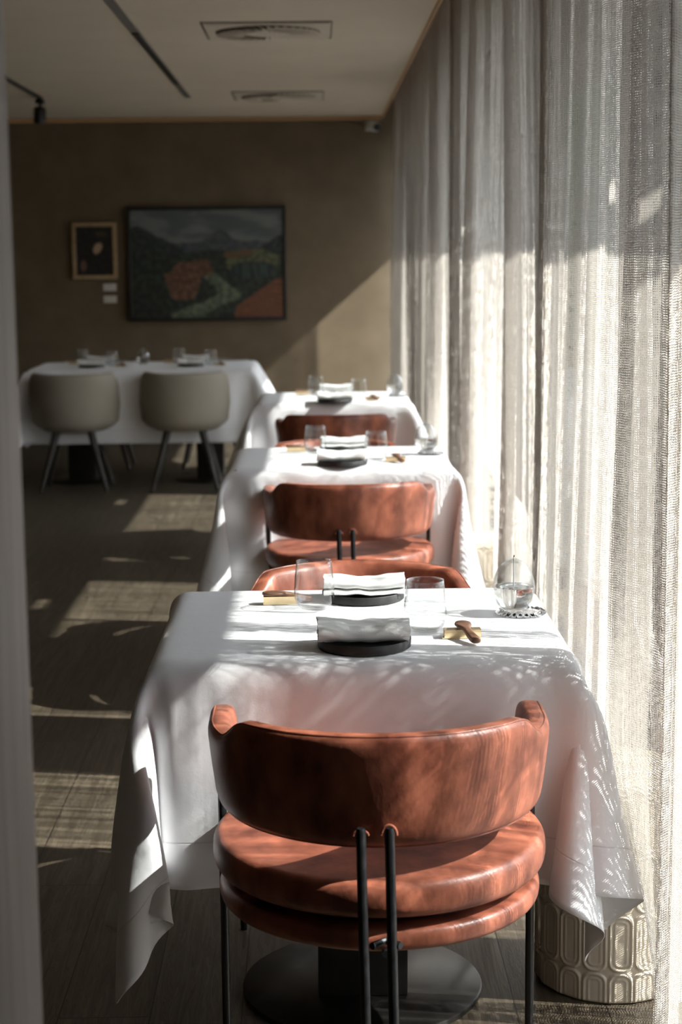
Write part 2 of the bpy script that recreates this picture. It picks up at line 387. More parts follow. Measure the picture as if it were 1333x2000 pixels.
def xB(y, z):
    k = 1-z/2.6
    yy = y + .05*mnoise.noise((y*.9, z*.5, 0))*k
    x = .645; y2 = y
    for c, a, s in BUMPS:
        c2 = c + .035*math.sin(c*7)*k*1.4
        s2 = s*(.9+.3*k); d = yy-c2; e = math.exp(-(d/s2)**2)
        x -= a*.75*(.8+.35*k)*e - ((a/.08)*.62*d*e if a >= .05 and s < .2 else 0)       # deep pleats double back on themselves
        y2 -= (1.75 if a >= .05 and s < .2 else 0)*d*e
    x += .010*math.sin(yy*2*PI/.155+2.2*mnoise.noise((yy*1.3, z*.25, 5))) + .006*math.sin(yy*2*PI/.067+3*mnoise.noise((yy*2, z*.3, 9)))
    x += .03*mnoise.noise((yy*1.1, z*.4, 2.2))
    for cx, cy, r, h in PLANTERS:
        q = (y-cy)/(r+.05)
        if abs(q) < 1.3:
            lim = cx+(r+.03)*math.sqrt(max(0, 1-q*q)) if abs(q) < 1 else cx
            f = 1-sm(h+.02, h+.3, z); f *= 1-sm(.95, 1.3, abs(q))
            if lim > x: x = x+(lim-x)*f
    x = max(x, .556*sm(2.3, 2.45, z))
    return min(x, .8), min(y2, 13.27)
def xA(y, z):
    k = 1-z/2.6; e = sm(2.62, 3.09, y)
    edge = .558 if z > 1.6 else (.558-.02*sm(1.6, .8, z) if z < 1.6 else .558)
    edge = .56 - .022*(1-sm(.7, 1.7, z)) + .115*(1-sm(.0, .62, z))
    q = (y-2.78)/.33
    x = .625 + (edge-.625)*sm(2.93, 3.09, y)
    x -= .035*math.exp(-((y-2.70)/.07)**2)
    x += .013*math.sin(y*2*PI/.14+1.5*mnoise.noise((y*1.5, z*.4, 4)))*(1-.6*sm(2.9, 3.05, y)) + .004*math.sin(y*2*PI/.05+2*z)
    x += .02*mnoise.noise((y*1.4, z*.5, 7))
    d = y-2.845; e = math.exp(-(d/.095)**2)
    x -= .75*d*e+.012*e
    return x, y + .02*mnoise.noise((1, z*.9, 3))*sm(2.8, 3.09, y) - 3.4*d*e
curtain('curtain_panel', 2.99, 13.19, xB, 'long openwork sheer curtain running along the windows to the back wall')
curtain('curtain_panel', .9, 3.09, xA, 'nearest openwork curtain panel at right edge with brownish overlapping hem')

# ------------------------------------------------------------------ tables
def drape(hx, hy, xa, xb, ya, yb, seed, h, pushers=(), steps=230, iters=10, ztop=.004, rc=.03, stiff=(.06, .06)):
    """square cloth falling over a table top (half sizes hx, hy); position based cloth, heights relative to the top"""
    rng = np.random.default_rng(seed)
    nx = int(round((xb-xa)/h))+1; ny = int(round((yb-ya)/h))+1
    gx, gy = np.linspace(xa, xb, nx), np.linspace(ya, yb, ny); dx, dy = gx[1]-gx[0], gy[1]-gy[0]
    P = np.zeros((nx, ny, 3)); P[..., 0] = gx[:, None]; P[..., 1] = gy[None, :]; P[..., 2] = ztop
    # smooth random sway so the folds are irregular
    sw = rng.normal(size=(6, 6)); X0 = P.copy()
    for i in range(6):
        for j in range(6):
            P[..., 2] += .004*sw[i, j]*np.sin((i+1)*2.1*gx[:, None]/hx+j)*np.cos((j+1)*1.7*gy[None, :]/hy+i)
    P[..., 2] = np.maximum(P[..., 2], ztop); V = np.zeros_like(P)
    fam = []
    def add(ai, bi, L, k): fam.append((ai, bi, L, k))
    S = slice
    for s0 in (0, 1):
        a = (S(s0, nx-1, 2), S(None)); b = (S(s0+1, nx, 2), S(None)); add(a, b, dx, 1.0)
        a = (S(None), S(s0, ny-1, 2)); b = (S(None), S(s0+1, ny, 2)); add(a, b, dy, 1.0)
    dg = math.hypot(dx, dy)
    for s0 in (0, 1):
        add((S(s0, nx-1, 2), S(0, ny-1)), (S(s0+1, nx, 2), S(1, ny)), dg, .35)
        add((S(s0, nx-1, 2), S(1, ny)), (S(s0+1, nx, 2), S(0, ny-1)), dg, .35)
    KB = stiff[0]+(stiff[1]-stiff[0])*np.clip((gx[:, None]/hx+1)/2, 0, 1)+0*gy[None, :]
    for st in (2, 3):
        for s0 in range(0, 2*st, st):
            for off in range(st):
                i = np.arange(s0+off, nx-st, 2*st)
                if len(i): fam.append((('i', i), ('i', i+st), dx*st, 1))
                j = np.arange(s0+off, ny-st, 2*st)
                if len(j): fam.append((('j', j), ('j', j+st), dy*st, 1))
    def g(idx):
        if isinstance(idx[0], str) and idx[0] == 'i': return (idx[1], S(None))
        if isinstance(idx[0], str) and idx[0] == 'j': return (S(None), idx[1])
        return idx
    fam = [(g(a), g(b), L, k, isinstance(a[0], str)) for a, b, L, k in fam]
    dt = 1/90.
    # tethers: no point may hang farther from the table edge than its length of cloth
    AX = np.clip(X0[..., 0], -hx, hx); AY = np.clip(X0[..., 1], -hy, hy)
    LT = np.sqrt((X0[..., 0]-AX)**2+(X0[..., 1]-AY)**2)*1.012+.004
    for st in range(steps):
        V[..., 2] -= 9.8*dt; V *= .975
        Q = P+V*dt
        for it in range(iters):
            for a, b, L, k, skip in fam:
                if skip and (it % 4): continue
                A = Q[a]; B = Q[b]; n = min(A.shape[0], B.shape[0]); m2 = min(A.shape[1], B.shape[1])
                if A.shape != B.shape: A = A[:n, :m2]; B = B[:n, :m2]
                d = B-A; l = np.sqrt((d*d).sum(-1))+1e-9
                if skip: c = KB[a]*(l-L)/l*.5*(l < L)
                else: c = k*(l-L)/l*.5
                d *= c[..., None]
                if isinstance(a[0], slice) and isinstance(a[1], slice):
                    Q[a][:n, :m2] += d; Q[b][:n, :m2] -= d
                else:
                    Q[a] += d; Q[b] -= d
            ddx = Q[..., 0]-AX; ddy = Q[..., 1]-AY; ddz = Q[..., 2]
            dl = np.sqrt(ddx**2+ddy**2+ddz**2)+1e-9; kk = np.where(dl > LT, (LT-dl)/dl, 0)
            Q[..., 0] += ddx*kk; Q[..., 1] += ddy*kk; Q[..., 2] += ddz*kk
            # rounded outline of the table top, extended downwards so the cloth cannot slip under it
            r = .016
            x, y, z = Q[..., 0], Q[..., 1], Q[..., 2]
            ax, ay = np.abs(x), np.abs(y)
            qx = ax-(hx-rc); qy = ay-(hy-rc)
            dxy = np.sqrt(np.maximum(qx, 0)**2+np.maximum(qy, 0)**2)+np.minimum(np.maximum(qx, qy), 0)-rc   # 2-D distance to outline
            dz = z
            ix = dxy+r; iz = dz+r
            dist = np.sqrt(np.maximum(ix, 0)**2+np.maximum(iz, 0)**2)+np.minimum(np.maximum(ix, iz), 0)-r-ztop
            pen = dist < 0
            up_ = (iz > ix)
            # normal
            nxn = np.where(qx > 0, np.maximum(qx, 0), (qx > qy)*1.0)*np.sign(x); nyn = np.where(qy > 0, np.maximum(qy, 0), (qy >= qx)*1.0)*np.sign(y)
            nl = np.sqrt(nxn**2+nyn**2)+1e-9; nxn /= nl; nyn /= nl
            cx = np.maximum(ix, 0); cz = np.maximum(iz, 0); cl = np.sqrt(cx**2+cz**2)
            both = cl > 1e-6
            wx = np.where(both, cx/np.maximum(cl, 1e-6), np.where(up_, 0, 1)); wz = np.where(both, cz/np.maximum(cl, 1e-6), np.where(up_, 1, 0))
            mv = np.where(pen, -dist, 0)
            Q[..., 0] += mv*wx*nxn; Q[..., 1] += mv*wx*nyn; Q[..., 2] += mv*wz
            if it == iters-1:
                fr = pen & (wz > .5)
                Q[..., 0] = np.where(fr, P[..., 0]+(Q[..., 0]-P[..., 0])*.03, Q[..., 0]); Q[..., 1] = np.where(fr, P[..., 1]+(Q[..., 1]-P[..., 1])*.03, Q[..., 1])
        if st > 120:
            for (px, py, pr, pz0, pz, sgn) in pushers:
                ins = ((Q[..., 0]-px)**2+(Q[..., 1]-py)**2 < pr*pr) & (Q[..., 2] < pz) & (Q[..., 2] > pz0)
                tgt = py+sgn*np.sqrt(np.maximum(pr*pr-(Q[..., 0]-px)**2, 0))
                Q[..., 1] = np.where(ins, Q[..., 1]+np.clip(tgt-Q[..., 1], -.006, .006), Q[..., 1])
        Q[..., 2] = np.maximum(Q[..., 2], -.745)
        V = (Q-P)/dt; P = Q
    return P, nx, ny, X0
def tablecloth(cx, cy, hx, hy, over, seed, h, label, pushers=(), group=None, steps=230, stiff=(.06, .06)):
    xl, xr, yf, yb = over
    P, nx, ny, X0 = drape(hx, hy, -hx-xl, hx+xr, -hy-yf, hy+yb, seed, h, [(p[0]-cx, p[1]-cy, *p[2:]) for p in pushers], steps, stiff=stiff)
    W, Hh = 2*hx+xl+xr, 2*hy+yf+yb
    vs = [(cx+P[i, j, 0], cy+P[i, j, 1], .75+P[i, j, 2]) for i in range(nx) for j in range(ny)]
    uv = [((X0[i, j, 0]-X0[0, 0, 0]), (X0[i, j, 1]-X0[0, 0, 1])) for i in range(nx) for j in range(ny)]
    fs = [(i*ny+j, (i+1)*ny+j, (i+1)*ny+j+1, i*ny+j+1) for i in range(nx-1) for j in range(ny-1)]
    vs = [(x-cx, y-cy, z-.75) for x, y, z in vs]
    o = mesh_obj('tablecloth', vs, fs, linen('white_linen', W, Hh), None, angle=180, uvs=uv, loc=(cx, cy, .75))
    s = o.modifiers.new('sub', 'SUBSURF'); s.levels = 1; s.render_levels = 1
    t = o.modifiers.new('thick', 'SOLIDIFY'); t.thickness = .0012; t.offset = -1
    return tag(o, label, 'tablecloth', group)
def table(cx, cy, hx, hy, label, bases=((0, 0),)):
    t = empty('pedestal_table', (cx, cy, 0))
    bm = bmesh.new(); add_box(bm, -hx+.014, hx-.014, -hy+.014, hy-.014, .712, .7485, .012, 3); bm_obj('tabletop', bm, 'dark_wood', t)
    for bx, by in bases:
        lathe('base_plate', [(0, 0), (.235, 0), (.24, .002), (.24, .010), (.236, .013), (0, .013)], 'bronze_metal', t, 72, loc=(bx, by, 0))
        box('column', bx-.088, bx+.088, by-.075, by+.075, .013, .7, 'column', t, .003)
        bm = bmesh.new(); add_box(bm, bx-.16, bx+.16, by-.03, by+.03, .69, .717); add_box(bm, bx-.03, bx+.03, by-.16, by+.16, .69, .717); bm_obj('top_bracket', bm, 'column', t)
    return tag(t, label, 'table')

T = {1: (.078, 3.22), 2: (.082, 5.92), 3: (.086, 8.42), 4: (-1.12, 11.08)}
CH = {'1n': (.096, 2.715), '1f': (.095, 3.63), '2n': (.103, 5.475), '2f': (.07, 6.27), '3n': (.09, 7.77)}
for n_, lab in ((1, 'dark pedestal table with round base plate under the nearest cloth'), (2, 'dark pedestal table under the second white cloth, by the window'), (3, 'dark pedestal table under the third white cloth, farthest by the window')):
    table(T[n_][0], T[n_][1], .38, .335, lab)
table(T[4][0], T[4][1], .73, .40, 'long dark table on two pedestals beside the back wall', ((-.42, 0), (.42, 0)))
def push(k, sgn): return (CH[k][0], CH[k][1], .285, -.33, -.20, sgn)
tablecloth(*T[1], .38, .33, (.44, .40, .40, .43), 6, .0225, 'white linen cloth on the nearest table, long corner hanging left', [push('1n', 1), push('1f', -1)], steps=420, stiff=(.05, .30))
tablecloth(*T[2], .38, .33, (.42, .42, .42, .42), 9, .032, 'white linen cloth on the second window table from the front', [push('2n', 1), push('2f', -1)], steps=300)
tablecloth(*T[3], .38, .33, (.42, .42, .42, .42), 12, .036, 'white linen cloth on the farthest of the three window tables', [push('3n', 1)], steps=300)
tablecloth(*T[4], .73, .40, (.44, .46, .46, .46), 21, .042, 'wide white linen cloth on the long table beside the back wall', steps=300)

# ------------------------------------------------------------------ leather armchair
def pad_mesh():
    """wrap-around back pad: plan is a semicircle with straight wings"""
    Rm, hw = .256, .0225
    path = []                               # (x, y, tangent angle, s)
    wing = .13; L = 2*wing+PI*Rm; n = 110
    vs, fs = [], []; K = 26
    for i in range(n+1):
        s = L*i/n
        if s < wing: x, y, nx_, ny_ = -Rm, wing-s, -1, 0
        elif s < wing+PI*Rm:
            a = PI+(s-wing)/Rm; nx_, ny_ = math.cos(a), math.sin(a); x, y = Rm*nx_, Rm*ny_
        else: x, y, nx_, ny_ = Rm, s-wing-PI*Rm, 1, 0
        d = min(s, L-s)                                   # distance from the wing end
        mid = abs(s-L/2)/Rm                               # radians from rear centre (approx.)
        top = .745-.036*sm(math.radians(50), math.radians(68), mid)+.004*math.cos(mid*2)
        bot = .567+.030*sm(math.radians(80), math.radians(115), mid)
        e = .085; f = math.sqrt(max(0, 1-(1-min(d/e, 1))**2.4)) if d < e else 1
        c = (top+bot)/2+.015*(1-f); hh = (top-bot)/2*max(f, .02); th = hw*(max(.05, f)**.6)
        for k in range(K):
            t = 2*PI*k/K; ct, st = math.cos(t), math.sin(t)
            px = math.copysign(abs(ct)**.62, ct)*th; pz = math.copysign(abs(st)**.32, st)*hh
            # top leans outward slightly
            lean = .012*((c+pz)-.65)/.1
            vs.append((x+nx_*(px+lean), y+ny_*(px+lean), c+pz))
    for i in range(n):
        for k in range(K): fs.append((i*K+k, i*K+(k+1) % K, (i+1)*K+(k+1) % K, (i+1)*K+k))
    fs.append(tuple(range(K))[::-1]); fs.append(tuple(n*K+k for k in range(K)))
    # piping lines along outer top and bottom
    return vs, fs, K, n
def seat_profile(r, z0, z1, rr):
    pr = [(0, z0)]
    h = (z1-z0)/2; c = (z0+z1)/2
    for k in range(17):
        a = -PI/2+PI*k/16
        pr.append((r-rr+rr*math.copysign(abs(math.cos(a))**.7, math.cos(a)), c+h*math.copysign(abs(math.sin(a))**.8, math.sin(a))))
    pr += [(r*.6, z1+.006), (r*.3, z1+.009), (0, z1+.010)]
    return pr
def make_armchair():
    t = empty('leather_armchair')
    vs, fs, K, n = pad_mesh()
    bk = mesh_obj('backrest', vs, fs, 'leather', t, angle=180)
    # seam piping following the outer top edge
    for idx, nm in ((5, 'seam'), (K-5, 'seam')):
        pts = [vs[i*K+idx] for i in range(6, n-5)]
        cpts = []
        for i, p in enumerate(pts): cpts.append(Vector(p))
        tube(nm, cpts, .0016, 'leather', bk, 6)
    lathe('seat_cushion', seat_profile(.278, .455, .515, .024), 'leather', t, 80, angle=180, loc=(0, .005, 0))
    cu = t.children[-1]
    for z in (.507, .463):
        loop_tube('seam', [(.2705*math.cos(a), .2705*math.sin(a)+.005, z) for a in [2*PI*k/72 for k in range(72)]], .0018, 'stitch', cu, 6)
    lathe('seat_spacer', [(0, .44), (.235, .44), (.235, .458), (0, .458)], 'black_metal', t, 60, loc=(0, .005, 0))
    lathe('seat_shell', seat_profile(.268, .400, .436, .016), 'leather', t, 80, angle=180, loc=(0, .005, 0))
    for s in (-1, 1):
        tube('rear_post', [(s*.0215-.006, -.2895, .0), (s*.0215-.016, -.2895, .603), (s*.0215-.016, -.2895, .610)], .0078, 'black_metal', t, 16, taper=[.0078, .0078, .006])
        ring = [(s*.0215-.016+.0115*math.cos(a), -.2775, .594+.016*math.sin(a)*(1 if s > 0 else .5)) for a in [PI*k/12 for k in range(13)]]
        tube('post_tab', ring, .0022, 'leather', t, 8)
        tube('front_leg', [(s*.268, .108, 0), (s*.268, .108, .60)], .0075, 'black_metal', t, 16)
    tube('frame_rail', [(-.268, .108, .43), (0, .108, .39), (.268, .108, .43)], .006, 'black_metal', t, 10)
    tube('frame_rail', [(-.0215, -.2895, .424), (0, -.27, .424), (.0215, -.2895, .424)], .006, 'black_metal', t, 10)
    tube('frame_rail', [(0, -.27, .402), (0, .075, .402)], .006, 'black_metal', t, 10)
    return t
G = 'round leather armchairs at the window tables'
for k, rz, lab in (('1n', 0, 'cognac leather armchair in the foreground, seen from behind'),
                   ('1f', PI, 'cognac leather armchair on the far side of the nearest table'),
                   ('2n', 0, 'cognac leather armchair seen from behind at the second table'),
                   ('2f', PI, 'cognac leather armchair mostly hidden behind the second table setting'),
                   ('3n', 0, 'farthest cognac leather armchair, tucked under the third table')):
    place('armchair', make_armchair, (*CH[k], 0), rz, lab, 'chair', G)

# ------------------------------------------------------------------ taupe tub chairs
def make_tub():
    t = empty('tub_chair')
    n, K = 80, 22; vs, fs = [], []
    a0, a1 = math.radians(-202), math.radians(22)
    for i in range(n+1):
        u = i/n; a = a0+(a1-a0)*u; d = min(u, 1-u)*(a1-a0)
        top = .738-.012*math.cos(2*(a+PI/2))*0+.012*(1-math.cos(a+PI/2))/2-.10*(1-sm(0, .75, d))
        bot = .372; f = max(.03, math.sqrt(max(0, 1-(1-min(d/.12, 1))**2)))
        for k in range(K):
            tt = 2*PI*k/K; ct, st = math.cos(tt), math.sin(tt)
            hz = math.copysign(abs(st)**.35, st)*(top-bot)/2; z = (top+bot)/2+hz
            v = (z-bot)/(top-bot)
            R = .2575-.008*v**2 - .085*max(0, (.30-v)/.30)**2.2 + .006*math.sin(v*PI)
            th = .026*f*math.copysign(abs(ct)**.6, ct)
            vs.append(((R+th)*math.cos(a), (R+th)*math.sin(a)*1.0, z))
    for i in range(n):
        for k in range(K): fs.append((i*K+k, i*K+(k+1) % K, (i+1)*K+(k+1) % K, (i+1)*K+k))
    fs.append(tuple(range(K))[::-1]); fs.append(tuple(n*K+k for k in range(K)))
    mesh_obj('backrest_shell', vs, fs, 'taupe', t, angle=180)
    lathe('seat_cushion', seat_profile(.236, .40, .47, .03), 'taupe', t, 60, angle=180, loc=(0, .01, 0))
    lathe('seat_base', [(0, .368), (.15, .368), (.19, .39), (.21, .41), (0, .41)], 'taupe', t, 50)
    for sx, sy in ((-1, -1), (1, -1), (-1, 1), (1, 1)):
        tube('leg', [(sx*.105, sy*.1, .385), (sx*.205, sy*.16-.02, 0)], .014, 'dark_wood', t, 14, taper=[.026, .013])
    return t
G = 'taupe tub chairs around the long table'
for (x, y, rz, lab) in ((-1.525, 10.68, 0, 'taupe upholstered tub chair, left one of the two seen from behind'),
                        (-.828, 10.68, 0, 'taupe upholstered tub chair, right one of the two seen from behind'),
                        (-1.50, 11.72, PI, 'taupe tub chair beyond the long table at its left end'),
                        (-.72, 11.74, PI, 'taupe tub chair beyond the long table at its right end')):
    place('tub', make_tub, (x, y, 0), rz, lab, 'chair', G)

# ------------------------------------------------------------------ table settings
ZT = .7555
def make_plate():
    return lathe('black_plate', [(0, 0), (.0825, 0), (.0845, .0015), (.085, .016), (.084, .0172), (.0825, .016), (.081, .009), (0, .008)], 'plate', None, 72, angle=50)
def ribbon(name, pts, x0, x1, th, wav, seed, m='napkin', nx=26):
    """folded cloth: profile in y-z swept along x, with thickness"""
    P = [Vector((0, a, b)) for a, b in pts]; Q = []
    for i in range(len(P)-1):                       # Catmull-Rom
        p0, p1, p2, p3 = P[max(i-1, 0)], P[i], P[i+1], P[min(i+2, len(P)-1)]
        for s in range(5):
            u = s/5; Q.append(.5*((2*p1)+(p2-p0)*u+(2*p0-5*p1+4*p2-p3)*u*u+(3*p1-p0-3*p2+p3)*u**3))
    Q.append(P[-1]); L = len(Q); vs, fs = [], []
    ring = []
    nm = []
    for i in range(L):
        t = Q[min(i+1, L-1)]-Q[max(i-1, 0)]; t.normalize(); nm.append(Vector((0, -t.z, t.y)))
    ring = [Q[i]+nm[i]*th/2 for i in range(L)]+[Q[i]-nm[i]*th/2 for i in range(L-1, -1, -1)]
    R = len(ring)
    for k in range(nx+1):
        x = x0+(x1-x0)*k/nx; sag = .0035*math.cos((k/nx-.5)*PI*2)*-1
        for j, p in enumerate(ring):
            ns = mnoise.noise((x*22+seed, p.y*25, p.z*30))*wav; ns2 = mnoise.noise((x*30, p.y*30+seed, 4))*wav
            e = .004*mnoise.noise((p.y*40, p.z*60, seed+k*0)) * (1 if k in (0, nx) else 0)
            vs.append((x+e+ (p.z*.06 if k == nx else 0), p.y+ns, max(.0005, p.z+ns2+sag*min(1, p.z/.03))))
    for k in range(nx):
        for j in range(R): fs.append((k*R+j, k*R+(j+1) % R, (k+1)*R+(j+1) % R, (k+1)*R+j))
    fs += [tuple(range(R))[::-1], tuple(nx*R+j for j in range(R))]
    return mesh_obj(name, vs, fs, m, None, angle=60)
def make_napkin():
    pts = [(a, b*.66) for a, b in [(.012, .012), (-.02, .010), (-.034, .006), (-.043, .018), (-.040, .034), (-.028, .045), (0, .046), (.026, .047), (.038, .042), (.041, .033), (.036, .024), (.01, .021), (-.018, .024), (-.026, .020), (-.012, .015), (.02, .014), (.046, .012), (.052, .006)]]
    return ribbon('folded_napkin', pts, -.082, .082, .0034, .004, 3)
def make_glass():
    out = [(.0, .0), (.020, .0), (.027, .002), (.036, .012), (.0405, .026), (.041, .036), (.039, .060), (.0365, .085), (.0355, .098)]
    inn = [(.0349, .098), (.0358, .085), (.0383, .060), (.0402, .036), (.0395, .027), (.035, .0145), (.026, .006), (.0, .005)]
    def fine(p):
        q = []
        for i in range(len(p)-1):
            for s in range(3): q.append((p[i][0]+(p[i+1][0]-p[i][0])*s/3, p[i][1]+(p[i+1][1]-p[i][1])*s/3))
        return q+[p[-1]]
    o = lathe('water_glass', out+inn, 'glass', None, 64, angle=180)
    return o
def make_rest():
    # strip folded into a low inverted channel
    t = empty('cutlery_rest')
    bm = bmesh.new(); add_box(bm, -.034, .034, -.011, -.0095, .0, .016); add_box(bm, -.034, .034, -.0095, .0095, .0145, .016); add_box(bm, -.034, .034, .0095, .011, 0, .016); add_box(bm, -.038, -.034, -.011, .004, 0, .0015)
    bm_obj('channel', bm, 'gold', t, smooth=False)
    return t
def make_spoon():
    # wooden butter spreader: rounded paddle, waisted neck, thick handle end; lies along -y
    sec = [(.032, .003, .002), (.030, .010, .004), (.022, .0155, .0045), (.010, .017, .005), (-.004, .014, .005), (-.014, .0085, .0055), (-.026, .0068, .006), (-.040, .0078, .0065), (-.054, .0092, .007), (-.066, .0096, .007), (-.071, .006, .004)]
    vs, fs = [], []; K = 18
    for i, (y, w_, h_) in enumerate(sec):
        zc = .021 - .012*sm(-.01, -.07, y) if False else .0215-.0135*sm(0, 1, (-y)/.07 if y < 0 else 0)
        xo = .004*math.sin(y*40)
        for k in range(K):
            a = 2*PI*k/K; ca, sa = math.cos(a), math.sin(a)
            vs.append((xo+math.copysign(abs(ca)**.8, ca)*w_, y, zc+math.copysign(abs(sa)**.7, sa)*h_))
    for i in range(len(sec)-1):
        for k in range(K): fs.append((i*K+k, i*K+(k+1) % K, (i+1)*K+(k+1) % K, (i+1)*K+k))
    fs += [tuple(range(K))[::-1], tuple((len(sec)-1)*K+k for k in range(K))]
    o = mesh_obj('wooden_spreader', vs, fs, 'walnut', None, angle=70); m_ = o.modifiers.new('sub', 'SUBSURF'); m_.levels = 1; m_.render_levels = 2
    return o
def egg_r(z, H=.108, R=.0425):
    v = z/H; return R*math.sqrt(max(0, 1-(2*v-1)**2))*(1.0-.22*(v-.42)) if v < 1 else 0
def make_lamp():
    t = empty('glass_oil_lamp'); H = .108
    zs = [.004+(H-.006)*k/40 for k in range(41)]
    out = [(.026, .004)]+[(max(egg_r(z), .027 if z < .02 else 0), z) for z in zs[1:-1]]+[(.006, H-.001)]
    inn = [(.0045, H-.003)]+[(max(egg_r(z)-.0022, .002), z) for z in reversed(zs[2:-2])]+[(0, .011)]
    lathe('glass_body', [(0, .004)]+out+inn, 'glass', t, 64, angle=180)
    zl = .052
    liq = [(0, .012)]+[(max(.001, egg_r(z)-.003), z) for z in [.0125+(zl-.0125)*k/16 for k in range(17)]]+[(0, zl)]
    lathe('lamp_oil', liq, 'liquid', t, 64, angle=50)
    lathe('wick_collar', [(.0022, H-.010), (.0105, H-.0085), (.0115, H-.006), (.004, H-.002), (.0022, H+.001), (.0018, H-.010)], 'glass', t, 32, closed=True)
    tube('wick', [(0, 0, .052), (0, 0, H+.002)], .0014, 'white_wick', t, 10)
    tube('wick_tip', [(0, 0, H+.002), (.0006, 0, H+.006)], .0011, 'black_metal', t, 8)
    return t
def make_coaster():
    vs, fs = [], []; nr, na = 14, 96
    for i in range(nr+1):
        r = .050*i/nr
        for k in range(na):
            a = 2*PI*k/na
            ring = math.exp(-((r-.041)/.0065)**2)
            z = .0035+ring*(.0035+.0028*math.cos(a*22)) - (.002 if i == nr else 0)
            rr = r*(1+.02*math.cos(a*22)*(r/.05)**4); vs.append((rr*math.cos(a), rr*math.sin(a), z))
    base = len(vs)
    for k in range(na):
        a = 2*PI*k/na; vs.append((.048*math.cos(a), .048*math.sin(a), 0))
    for i in range(nr):
        for k in range(na): fs.append((i*na+k, i*na+(k+1) % na, (i+1)*na+(k+1) % na, (i+1)*na+k))
    for k in range(na): fs.append((nr*na+k, nr*na+(k+1) % na, base+(k+1) % na, base+k))
    fs.append(tuple(base+k for k in range(na))[::-1])
    o = mesh_obj('crystal_coaster', vs, fs, 'crystal', None, angle=60)
    bm = bmesh.new(); bm.from_mesh(o.data); bmesh.ops.remove_doubles(bm, verts=bm.verts, dist=1e-6); bmesh.ops.recalc_face_normals(bm, faces=bm.faces); bm.to_mesh(o.data); bm.free()
    return o
def setting(cx, cy, far, where, side, rj, dx=0, spread=True):
    """one place setting; rj = small turn. far = on the far side of the table"""
    f = -1 if far else 1; rz = (PI if far else 0)
    px, py = cx+dx, cy+(-.225 if not far else .205)
    place('plate', make_plate, (px, py, ZT), 0, 'round matt black plate under a napkin, %s' % where, 'plate', 'black plates')
    place('napkin', make_napkin, (px-.003*f, py+.002, ZT+.0125), rz+rj, 'folded white napkin on black plate, %s' % where, 'napkin', 'white napkins')
    place('glass', make_glass, (px+f*.118+(.017 if far else 0), py+f*.115 if not far else py-.10, ZT), rj*3, 'clear stemless tumbler, %s' % where, 'glass', 'clear tumblers')
    rx, ry = px+f*.183+(.012 if far else 0), py+f*.06 if not far else py-.045
    place('rest', make_rest, (rx, ry, ZT), rz+.02, 'small gold cutlery rest, %s' % where, 'cutlery rest', 'gold cutlery rests')
    if spread: place('spoon', make_spoon, (rx+f*.004, ry, ZT), rz+(.28 if not far else -1.35), 'small walnut spreader on its gold rest, %s' % where, 'spreader', 'walnut spreaders')
names = {1: 'nearest table', 2: 'second table', 3: 'third table'}
for n_ in (1, 2, 3):
    cx, cy = T[n_]
    dy = 0 if n_ == 1 else (-.02 if n_ == 2 else -.07)
    setting(cx, cy+dy, False, 'near side of the '+names[n_], 0, (0.02, -.05, .04)[n_-1], dx=.004)
    setting(cx, cy+dy+(.0 if n_ < 3 else .05), True, 'far side of the '+names[n_], 0, (-.03, .05, -.04)[n_-1], dx=.014)
    place('coaster', make_coaster, (cx+.320, cy+.035+dy, ZT), 0, 'round crystal glass coaster under the oil lamp, '+names[n_], 'coaster', 'crystal coasters')
    place('lamp', make_lamp, (cx+.305, cy+.03+dy, ZT+.0035), 0, 'egg-shaped clear glass oil lamp on the '+names[n_], 'oil lamp', 'glass oil lamps')
cx, cy = T[4]
for dx, wh in ((-.315, 'left'), (.32, 'right')):
    setting(cx, cy, False, 'near side of the long table, %s setting' % wh, 0, .03, dx=dx)
    setting(cx, cy, True, 'far side of the long table, %s setting' % wh, 0, -.03, dx=dx)
place('lamp', make_lamp, (cx-.005, cy-.02, ZT), 0, 'egg-shaped clear glass oil lamp on the long table', 'oil lamp', 'glass oil lamps')

# ------------------------------------------------------------------ ceramic stools under the curtain
def make_stool():
    t = empty('ceramic_stool'); R, H = .146, .44; na, nz = 432, 200; cw = 2*PI/18
    vs, fs = [], []
    for j in range(nz+1):
        z = H*j/nz
        for k in range(na):
            a = 2*PI*k/na
            ca = ((a/cw) % 1-.5)*cw*R                    # metres from column centre
            row = .118; zz = ((z+.052)/row) % 1-.5; zz *= row
            bx, bz, rr = .0245, .058, .021
            qx, qz = abs(ca)-(bx-rr), abs(zz)-(bz-rr)
            s = math.hypot(max(qx, 0), max(qz, 0))+min(max(qx, qz), 0)-rr
            d = .0036*math.exp(-((s+.0035)/.0026)**2)+.0016*math.exp(-((s+.0125)/.0022)**2)-.0012*(s > .001)
            edge = min(1, z/.006, (H-z)/.006); r = R+d*edge-.006*(1-min(1, z/.008))**2-.008*(1-min(1, (H-z)/.012))**2
            vs.append((r*math.cos(a), r*math.sin(a), z))
    for j in range(nz):
        for k in range(na): fs.append((j*na+k, j*na+(k+1) % na, (j+1)*na+(k+1) % na, (j+1)*na+k))
    fs.append(tuple(range(na))[::-1]); mesh_obj('body', vs, fs, 'ceramic', t, angle=180)
    lathe('top', [(0, H-.004), (R-.009, H-.004), (R-.006, H), (R-.02, H+.003), (0, H+.003)], 'ceramic', t, 64)
    return t
for i, (cx, cy, r, h) in enumerate(PLANTERS):
    place('stool', make_stool, (cx-.005, cy-.01, 0), .1*i, ('cream ceramic drum stool with embossed ovals by the nearest table', 'cream ceramic drum stool with embossed ovals by the second table')[i], 'stool', 'ceramic drum stools')

